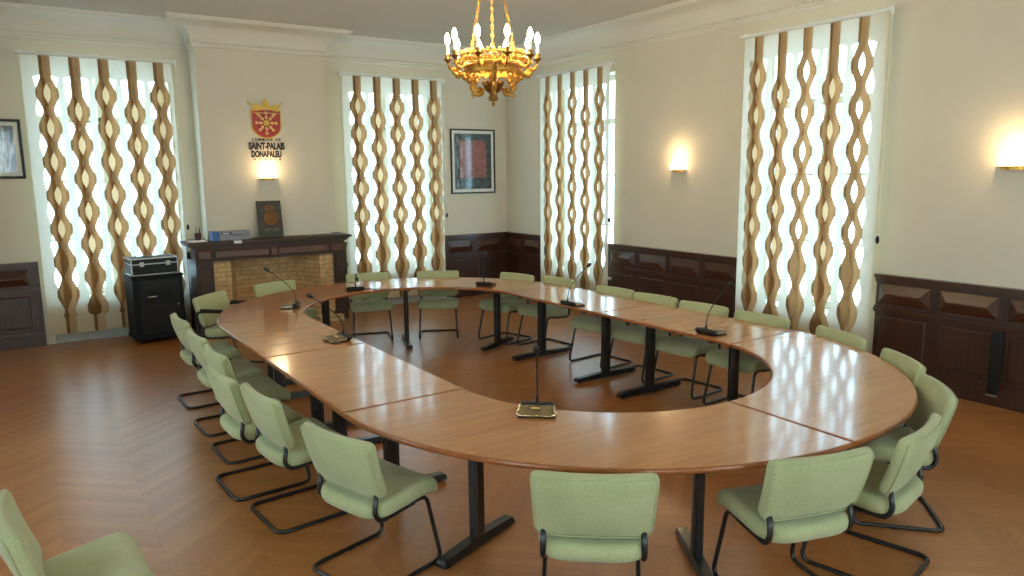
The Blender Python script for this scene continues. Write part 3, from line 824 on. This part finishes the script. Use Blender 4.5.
for i in range(8):
    s0, s1 = seams[i], seams[(i+1) % 8]
    step = 8 if i in (0, 3, 4, 7) else 60
    outer = arc_between(RO, s0, s1, step); inner = arc_between(RI, s0, s1, step)
    loop = outer+inner[::-1]
    wp = [t2w(a, b) for a, b in loop]
    c = sum(wp, Vector((0, 0)))/len(wp)
    t = thing('conference_table', tnames[i], 'table', (c.x, c.y, 0), 0, 'table modules of the oval ring')
    inv = Matrix.Translation((-c.x, -c.y, 0))
    # shrink slightly so that neighbouring modules leave a fine joint
    n = len(wp)
    area = sum(wp[k].x*wp[(k+1) % n].y-wp[(k+1) % n].x*wp[k].y for k in range(n))
    if area < 0: wp = wp[::-1]
    def inset(P, d):
        out = []; n = len(P)
        for k in range(n):
            e1 = (P[k]-P[k-1]).normalized(); e2 = (P[(k+1) % n]-P[k]).normalized()
            n1, n2 = Vector((-e1.y, e1.x)), Vector((-e2.y, e2.x)); v = n1+n2; v = v/max(.5, v.length_squared)*2
            out.append(P[k]+v*d)
        return out
    base = inset(wp, .0030); top = inset(base, .011)
    mb = MB(); n = len(base); vs = []; prof = [(.011, .74), (.0045, .7375), (.001, .732), (0, .725), (.001, .718), (.0045, .7125), (.011, .71)]
    mb.prism([(p.x, p.y) for p in inset(base, .010)], .7101, .7399); mb.xf(inv)
    tp = obj('tabletop', mb, M['table'], t)
    mb = MB()
    for d, z in prof: vs += [(p.x, p.y, z) for p in inset(base, d)]
    fs = [(q*n+k, q*n+(k+1) % n, (q+1)*n+(k+1) % n, (q+1)*n+k) for q in range(len(prof)-1) for k in range(n)]
    mb.add(vs, fs); mb.xf(inv); eb = obj('edge_band', mb, M['table_edge'], tp, 50)
    rm = 1.462
    if i in (0, 3, 4, 7):
        for th in {0: (21, 69), 3: (20, 69), 4: (20, 65), 7: (26, 69)}[i]:
            th = math.radians(th); sa = -1 if i in (0, 7) else 1; sb = 1 if i in (0, 3) else -1
            a, b = sa*(TL+rm*math.cos(th)), sb*rm*math.sin(th)
            td = th+math.radians(12 if i == 0 and th < .8 else 0); leg_at(t, a, b, sa*math.cos(td), sb*math.sin(td), .32)
    else:
        sb = 1 if i < 4 else -1
        for a in {1: (-1.02, -.11), 2: (.38, 1.38), 5: (1.30, .22), 6: (-.40, -1.36)}[i]:
            leg_at(t, a, sb*rm, 0, sb, .385)
    for ch in kids(t):
        if ch.name.startswith('leg'):
            ch.data.transform(inv)
            for g in kids(ch): g.data.transform(inv)

# ------------------------------------------------------------------ chairs
def make_chair(label, arms=False):
    t = thing('conference_chair', label, 'chair', (0, 0, 0), 0, 'sage green cantilever chairs round the table')
    # backrest: front faces +y
    def bd(u, v, h):
        y = -.165+h-v*.355+.45*u*u*(.55+.45*v/.3)+.3*(v-.14)**2
        return (u, y, .488+v*.945+h*.35)
    mb = MB(); pillow(mb, rrect(.515, .55, .33, (.06, .06, .038, .038)), .056, .024, .010, bd)
    bk = obj('backrest', mb, M['sage'], t, 180)
    mb = MB(); oc = rrect(.513, .547, .329, (.06, .06, .038, .038)); mb.tube([bd(u*.985, .165+(v-.165)*.985, -.0235) for u, v in oc], .0035, 6, None, True); obj('piping', mb, M['sage'], bk, 180)
    mb = MB(); mb.sphere((0, 0, 0), .011, 6, None, (1.6, .5, .6)); mb.xf(Matrix.Translation(bd(0, .14, .036))); obj('tuft_button', mb, M['sage'], bk, 180)
    # seat
    def sd(u, v, h):
        y = v-.235; z = .43+h+.03*(y/.24)-.0
        if y > .12: z -= (y-.12)**2*4.2
        if y < -.1: z += (y+.1)**2*1.2
        z += .18*u*u*(1 if h > 0 else .2)
        return (u, y, z)
    mb = MB(); pillow(mb, rrect(.47, .52, .46, (.14, .14, .06, .06)), .085, .036, .010, sd)
    obj('seat', mb, M['sage'], t, 180)
    r = .0115
    # sled frame: front legs, runners on the floor and rear cross-bar in one bent tube
    P = [(.218, -.02, .388), (.218, .15, .395), (.236, .232, r), (.242, -.265, r), (-.242, -.265, r), (-.236, .232, r), (-.218, .15, .395), (-.218, -.02, .388)]
    mb = MB(); mb.tube(fillet(P, [.05, .06, .07, .07, .06, .05], 7), r, 9)
    for x in (-.239, .239): mb.box(x-.01, x+.01, -.02, .02, 0.0, .004)
    obj('sled_frame', mb, M['black'], t, 180)
    mb = MB(); mb.tube([(-.218, .03, .386), (.218, .03, .386)], .010, 8); mb.tube([(-.218, -.10, .378), (.218, -.10, .378)], .010, 8); obj('seat_bar', mb, M['black'], t, 180)
    for s in (-1, 1):
        mb = MB(); mb.tube(fillet([(s*.218, .06, .387), (s*.22, -.165, .370), (s*.222, -.198, .42), (s*.218, -.178, .52)], [.045, .045], 7), .0135, 9)
        obj('back_bracket', mb, M['black'], t, 180)
    if arms:
        for s in (-1, 1):
            mb = MB(); mb.tube(fillet([(s*.205, -.15, .38), (s*.262, -.22, .40), (s*.27, -.235, .655), (s*.275, .12, .665), (s*.268, .16, .42), (s*.21, .14, .395)], [.03, .07, .06, .05, .03], 7), .013, 9)
            am = obj('armrest', mb, M['black'], t, 180)
            mb = MB(); mb.box(s*.275-.024, s*.275+.024, -.17, .09, .668, .69, None, .01); obj('arm_pad', mb, M['blackplastic'], am)
    return t
BT = -.283     # local y of the backrest top edge
def put(o, label, x, y, fx, fy, first=False):
    a = math.atan2(fy, fx)-PI/2; l = math.hypot(fx, fy); fx, fy = fx/l, fy/l
    q = Vector((x, y))-Vector((TCX, TCY)); U = Vector((math.cos(PI/2+TA), math.sin(PI/2+TA))); V = Vector((-U.y, U.x))
    qa, qb = q.dot(U), q.dot(V); ax = max(0, abs(qa)-TL)*(1 if qa > 0 else -1); d = math.hypot(ax, qb)
    if d < RO+.135 and not first:
        p = t2w(qa+ax/d*(RO+.135-d), qb+qb/d*(RO+.135-d)); x, y = p.x, p.y
    return place(o, label, (x-fx*BT, y-fy*BT, 0), a)
spots = [  # backrest-top centre x, y, facing x, y, label
 (1.87, 2.23, .62, .78, 'sage green chair seen square from behind at the bottom centre of the photo'),
 (2.85, 1.80, .29, .957, 'sage green chair at bottom right, just left of the joint of the front modules'),
 (3.60, 1.74, -.21, .978, 'sage green chair turned left, at the joint of the two front table modules'),
 (4.38, 2.06, -.68, .73, 'sage green chair just behind the rightmost front chair at the curved table end'),
 (4.80, 2.60, -.80, .60, 'sage green chair back rising at the rightmost table bend before the dark panelling'),
 (5.14, 3.28, -.94, .34, 'sage green chair at the right curve under the lower corner of the right-hand blind'),
 (5.20, 4.07, -1, -.06, 'sage green chair in front of the right-hand blind with its left half against panelling'),
 (5.24, 4.73, -1, -.10, 'sage green chair behind the right-hand microphone, before the dark panelling'),
 (5.28, 5.36, -1, -.10, 'sage green chair on the right side opposite the joint of two straight modules'),
 (5.28, 5.97, -1, -.10, 'sage green chair left of the panelling, beside the corner blind at its right edge'),
 (5.22, 6.93, -.995, -.10, 'sage green chair directly in front of the corner blind behind a microphone'),
 (5.08, 7.55, -.97, -.24, 'sage green chair in front of the dark panelling in the room corner'),
 (4.40, 8.42, -.48, -.87, 'sage green chair at the far end before the right edge of the middle blind'),
 (3.58, 8.80, -.30, -.95, 'sage green chair at the far end right of the fireplace before the middle blind'),
 (2.36, 8.74, .32, -.95, 'sage green chair whose back shows in front of the brick fireplace opening'),
 (1.02, 7.06, 1, .03, 'sage green chair farthest up the left side row, nearest the black cabinet'),
 (1.01, 6.22, 1, .03, 'sage green chair second down the left side row from the fireplace end'),
 (1.01, 5.54, 1, .04, 'sage green chair in the middle of the left side row of five'),
 (.91, 4.88, 1, .06, 'sage green chair pulled farthest out, fourth down the left side row'),
 (1.00, 4.29, 1, .10, 'sage green chair last of the left side row, just beyond the big front left one'),
 (1.13, 3.36, .955, .295, 'large sage green chair at front left beside the left front table leg'),
 (-.215, 3.26, .997, .075, 'sage green chair standing apart in the bottom left corner of the photo'),
]
c0 = make_chair(spots[0][4])
for i, (x, y, fx, fy, lb) in enumerate(spots):
    put(c0 if i == 0 else copy_tree(c0), lb, x, y, fx, fy)
put(make_chair('sage green chair with black armrests at the far left bend of the table', True), 'sage green chair with black armrests at the far left bend of the table', 1.53, 8.28, .70, -.71)

# ------------------------------------------------------------------ microphones
def make_mic(label, neck):
    t = thing('desk_microphone', label, 'microphone', (0, 0, .74), 0, 'gooseneck microphones on the table')
    mb = MB(); mb.box(-.10, .10, -.085, -.03, .004, .045, None, .014); mb.box(-.10, .10, -.04, .085, .0, .012, None, .004)
    b = obj('base', mb, M['blackplastic'], t)
    mb = MB(); vs = []
    o = [(-.098, -.035), (.098, -.035), (.112, .07), (.09, .092), (-.09, .092), (-.112, .07)]
    zt = lambda y: .036-.16*(y+.035)
    n = 6; vs = [(x, y, .012) for x, y in o]+[(x, y, zt(y)) for x, y in o]
    mb.add(vs, [tuple(range(n))[::-1], tuple(range(n, 2*n))]+[(i, (i+1) % n, n+(i+1) % n, n+i) for i in range(n)]); obj('silver_rim', mb, M['steel'], b)
    mb = MB(); vs = [(x*.9, .028+(y-.028)*.88, zt(.028+(y-.028)*.88)+.002) for x, y in o]+[(x*.9, .028+(y-.028)*.88, .014) for x, y in o]
    mb.add(vs, [tuple(range(n)), tuple(range(n, 2*n))[::-1]]+[(i, n+i, n+(i+1) % n, (i+1) % n) for i in range(n)]); obj('key_panel', mb, M['olive'], b)
    mb = MB(); mb.box(-.02, .03, .0, .014, .03, .0345, M['ivory'], .002); obj('talk_button', mb, None, b)
    pts = spline(neck, 8); N = len(pts)
    mb = MB(); mb.tube(pts, [.0085 if i < 5 else .0042 for i in range(N)], 8); obj('gooseneck', mb, M['blackplastic'], t, 180)
    d = (Vector(pts[-1])-Vector(pts[-3])).normalized(); e = Vector(pts[-1])
    mb = MB(); mb.tube([e-d*.005, e+d*.008, e+d*.025, e+d*.045, e+d*.055], [.006, .015, .018, .016, .006], 10); obj('mic_head', mb, M['ink'], t, 180)
    return t
G0 = [(0, -.055, .035), (0, -.053, .10), (0, -.03, .17), (0, .05, .26), (0, .14, .335), (0, .19, .37)]
G1 = [(0, -.055, .035), (0, -.054, .12), (0, -.05, .20), (0, -.03, .28), (0, -.0, .34)]
G2 = [(0, -.055, .035), (0, -.055, .10), (0, -.062, .15), (0, -.10, .19), (0, -.16, .20), (0, -.20, .17)]
m0 = make_mic('', G0)
m1 = make_mic('', G1); m2 = make_mic('', G2)
mics = [  # x, y, outward dir, proto, label
 (2.25, 3.18, -.62, -.76, m1, 'silver-edged gooseneck microphone nearest the camera on the left front module'),
 (1.99, 5.57, -1, -.1, m0, 'gooseneck microphone on the left straight modules with an olive key panel'),
 (2.13, 7.27, -.85, .45, m0, 'gooseneck microphone at the far left bend before the fireplace'),
 (3.07, 7.93, .25, 1, m2, 'black microphone with drooping neck on the far curve right of the fireplace'),
 (4.45, 7.32, .75, .6, m1, 'black microphone with upright neck on the far curve before the corner panelling'),
 (4.46, 5.68, 1, .0, m0, 'black gooseneck microphone on the right side in front of the corner blind'),
 (4.56, 3.99, 1, .0, m0, 'black gooseneck microphone on the right side, nearer the camera of the two there'),
]
used = set()
for x, y, fx, fy, proto, lb in mics:
    o = proto if proto.name not in used else copy_tree(proto); used.add(proto.name)
    place(o, lb, (x, y, .7402), math.atan2(fy, fx)-PI/2)
mb = MB(); mb.tube(spline([(3.16, 7.90, .7445), (3.28, 7.83, .7445), (3.40, 7.72, .7445), (3.50, 7.66, .7445)], 8), .0035, 6)
tag(obj('microphone_cable', mb, M['blackplastic'], None, 180), 'thin black cable running along the far table curve from the drooping microphone', 'cable')

# ------------------------------------------------------------------ chandelier
CHX, CHY = 3.29, 5.24
t = thing('chandelier', 'gilt bronze chandelier with ten lit candle bulbs hanging over the table', 'chandelier', (CHX, CHY, 0))
ZG = 2.94
mb = MB()
rg = .255
for z, rr in ((ZG-.02, .008), (ZG+.055, .009)): mb.tube([(rg*math.cos(2*PI*k/48), rg*math.sin(2*PI*k/48), z) for k in range(48)], rr, 8, None, True)
mb.lathe([(rg-.006, ZG-.02), (rg-.004, ZG+.0), (rg-.010, ZG+.014)], 48)
for k in range(36):
    a = 2*PI*k/36; x, y = rg*math.cos(a), rg*math.sin(a)
    ring = [(x+.019*math.cos(q)*-math.sin(a), y+.019*math.cos(q)*math.cos(a), ZG+.018+.028*math.sin(q)) for q in [2*PI*j/10 for j in range(10)]]
    mb.tube(ring, .0045, 5, None, True)
    mb.sphere((x, y, ZG+.070), .012, 5, None, (1, 1, 1.5)); mb.sphere((x, y, ZG+.018), .008, 4)
obj('gallery', mb, M['gold'], t, 60)
mb = MB(); r2 = .215; zl = 2.85
for z, rr in ((zl, .007), (zl+.06, .007)): mb.tube([(r2*math.cos(2*PI*k/48), r2*math.sin(2*PI*k/48), z) for k in range(48)], rr, 8, None, True)
mb.lathe([(r2, zl), (r2+.006, zl+.03), (r2, zl+.06)], 48); mb.lathe([(r2-.012, zl+.06), (r2-.006, zl+.03), (r2-.012, zl)], 48)
for k in range(24): a = 2*PI*k/24; mb.sphere((r2*math.cos(a), r2*math.sin(a), zl-.010), .011, 5, None, (1, 1, 1.3))
for k in range(10): a = 2*PI*k/10; mb.tube([(r2*math.cos(a), r2*math.sin(a), zl+.055), (rg*math.cos(a), rg*math.sin(a), ZG-.02)], .006, 6)
obj('lower_ring', mb, M['gold'], t, 60)
VA = math.atan2(CHY, CHX)
mb = MB(); mb.lathe([(0, 2.98), (.016, 2.98), (.012, 2.94), (.018, 2.90), (.012, 2.87), (.014, 2.82), (.024, 2.79), (.012, 2.77), (0, 2.77)], 14)
for k in range(4): a = VA+PI/4+2*PI*k/4; mb.tube([(.01*math.cos(a), .01*math.sin(a), 2.90), (r2*math.cos(a), r2*math.sin(a), zl+.03)], .006, 6)
obj('stem', mb, M['gold'], t, 40)
mb = MB(); mb.lathe([(0, 2.775), (.05, 2.775), (.082, 2.768), (.088, 2.758), (.075, 2.742), (.068, 2.725), (.056, 2.708), (.035, 2.695), (.028, 2.685), (.034, 2.672), (.026, 2.652), (.014, 2.635), (.012, 2.62), (.016, 2.61), (.010, 2.597), (0, 2.588)], 24)
for k in range(16): a = 2*PI*k/16; mb.sphere((.08*math.cos(a), .08*math.sin(a), 2.775), .013, 5, None, (1, 1, 1.3))
for k in range(8): a = 2*PI*k/8; mb.sphere((.028*math.cos(a), .028*math.sin(a), 2.655), .012, 5, None, (1, 1, 2))
obj('bowl', mb, M['golddark'], t, 50)
for k in range(4):
    a = VA+PI/2+PI/2*k+.05; ca, sa = math.cos(a), math.sin(a)
    def rp(r, z): return (r*ca, r*sa, z)
    mb = MB()
    p = spline([rp(.075, 2.735), rp(.10, 2.69), rp(.135, 2.685), rp(.16, 2.72), rp(.165, 2.77), rp(.185, 2.825), rp(.235, 2.845), rp(.285, 2.845), rp(.325, 2.87), rp(.345, 2.90)], 6)
    mb.tube(p, [.017-.004*math.cos(i*.5) for i in range(len(p))], 7)
    mb.tube(spline([rp(.135, 2.685), rp(.165, 2.665), rp(.175, 2.69), rp(.158, 2.70)], 5), .008, 6)
    mb.tube(spline([rp(.165, 2.77), rp(.13, 2.80), rp(.12, 2.83), rp(.145, 2.845), rp(.16, 2.82), rp(.145, 2.81)], 5), .010, 6)
    mb.tube(spline([rp(.235, 2.855), rp(.215, 2.80), rp(.19, 2.775), rp(.175, 2.79)], 5), .009, 6)
    mb.tube(spline([rp(.285, 2.86), rp(.30, 2.825), rp(.275, 2.815), rp(.268, 2.835)], 5), .008, 6)
    for r_, z_ in ((.15, 2.825), (.19, 2.80), (.155, 2.755), (.215, 2.84), (.26, 2.845), (.31, 2.87), (.175, 2.74), (.2, 2.865), (.14, 2.79), (.17, 2.81), (.23, 2.82), (.115, 2.72), (.29, 2.84)): mb.sphere(rp(r_, z_), .022, 5, None, (1, 1, 1.2))
    obj('scroll_bracket', mb, M['gold'], t, 60)
for k in range(10):
    a = VA+PI/2+2*PI*k/10; ca, sa = math.cos(a), math.sin(a)
    def rp(r, z): return (r*ca, r*sa, z)
    mb = MB()
    p = spline([rp(.25, ZG-.01), rp(.27, 2.90), rp(.305, 2.88), rp(.34, 2.885), rp(.362, 2.91), rp(.365, 2.935), rp(.365, 2.95)], 5)
    mb.tube(p, [.0105-.002*math.cos(i*.6) for i in range(len(p))], 7)
    mb.tube(spline([rp(.305, 2.88), rp(.285, 2.93), rp(.315, 2.945), rp(.322, 2.92)], 5), .007, 6)
    for r_, z_ in ((.27, 2.895), (.32, 2.875), (.352, 2.90)): mb.sphere(rp(r_, z_), .014, 5, None, (1, 1, 1.2))
    arm = obj('candle_arm', mb, M['gold'], t, 60)
    zc = -.085; c0_ = (.365*ca, .365*sa, zc)
    mb = MB(); mb.lathe([(0, 3.02), (.012, 3.02), (.020, 3.035), (.034, 3.045), (.036, 3.05), (.022, 3.052), (.018, 3.065), (.022, 3.085), (.014, 3.085), (0, 3.08)], 14, c0_); obj('drip_cup', mb, M['golddark'], arm, 40)
    mb = MB(); mb.lathe([(0, 3.08), (.0125, 3.08), (.0125, 3.165), (0, 3.167)], 12, c0_); obj('candle', mb, M['candle'], arm, 40)
    mb = MB(); mb.lathe([(0, 3.167), (.010, 3.169), (.018, 3.185), (.021, 3.203), (.017, 3.226), (.008, 3.246), (0, 3.257)], 12, c0_); obj('bulb', mb, M['bulb'], arm, 60)
for k in range(3):
    a = VA+2*PI*k/3; mb = MB()
    p0 = Vector((.2*math.cos(a), .2*math.sin(a), ZG+.05)); p1 = Vector((.012*math.cos(a), .012*math.sin(a), 3.93)); d = p1-p0; n = int(d.length/.034)
    dn = d.normalized(); s1_ = dn.cross(Vector((0, 0, 1))).normalized(); s2_ = dn.cross(s1_)
    for i in range(n):
        c = p0+d*((i+.5)/n); s = s1_ if i % 2 else s2_
        mb.tube([c+dn*.023*math.cos(q)+s*.010*math.sin(q) for q in [2*PI*j/10 for j in range(10)]], .0038, 5, None, True)
    mb.tube([p0, Vector((rg*math.cos(a), rg*math.sin(a), ZG+.05))], .006, 6)
    obj('chain', mb, M['gold'], t, 60)
mb = MB(); mb.lathe([(0, 3.90), (.02, 3.90), (.03, 3.93), (.06, 3.965), (.065, 3.99), (0, 3.99)], 20); obj('ceiling_rose', mb, M['gold'], t, 40)

# ------------------------------------------------------------------ view
vs = SC.view_settings
vs.view_transform = 'Standard'; vs.look = 'None'; vs.exposure = .2; vs.gamma = 1; vs.use_curve_mapping = False
SC.cycles.max_bounces = 10; SC.cycles.diffuse_bounces = 5; SC.cycles.transparent_max_bounces = 12
SC.cycles.sample_clamp_indirect = 8
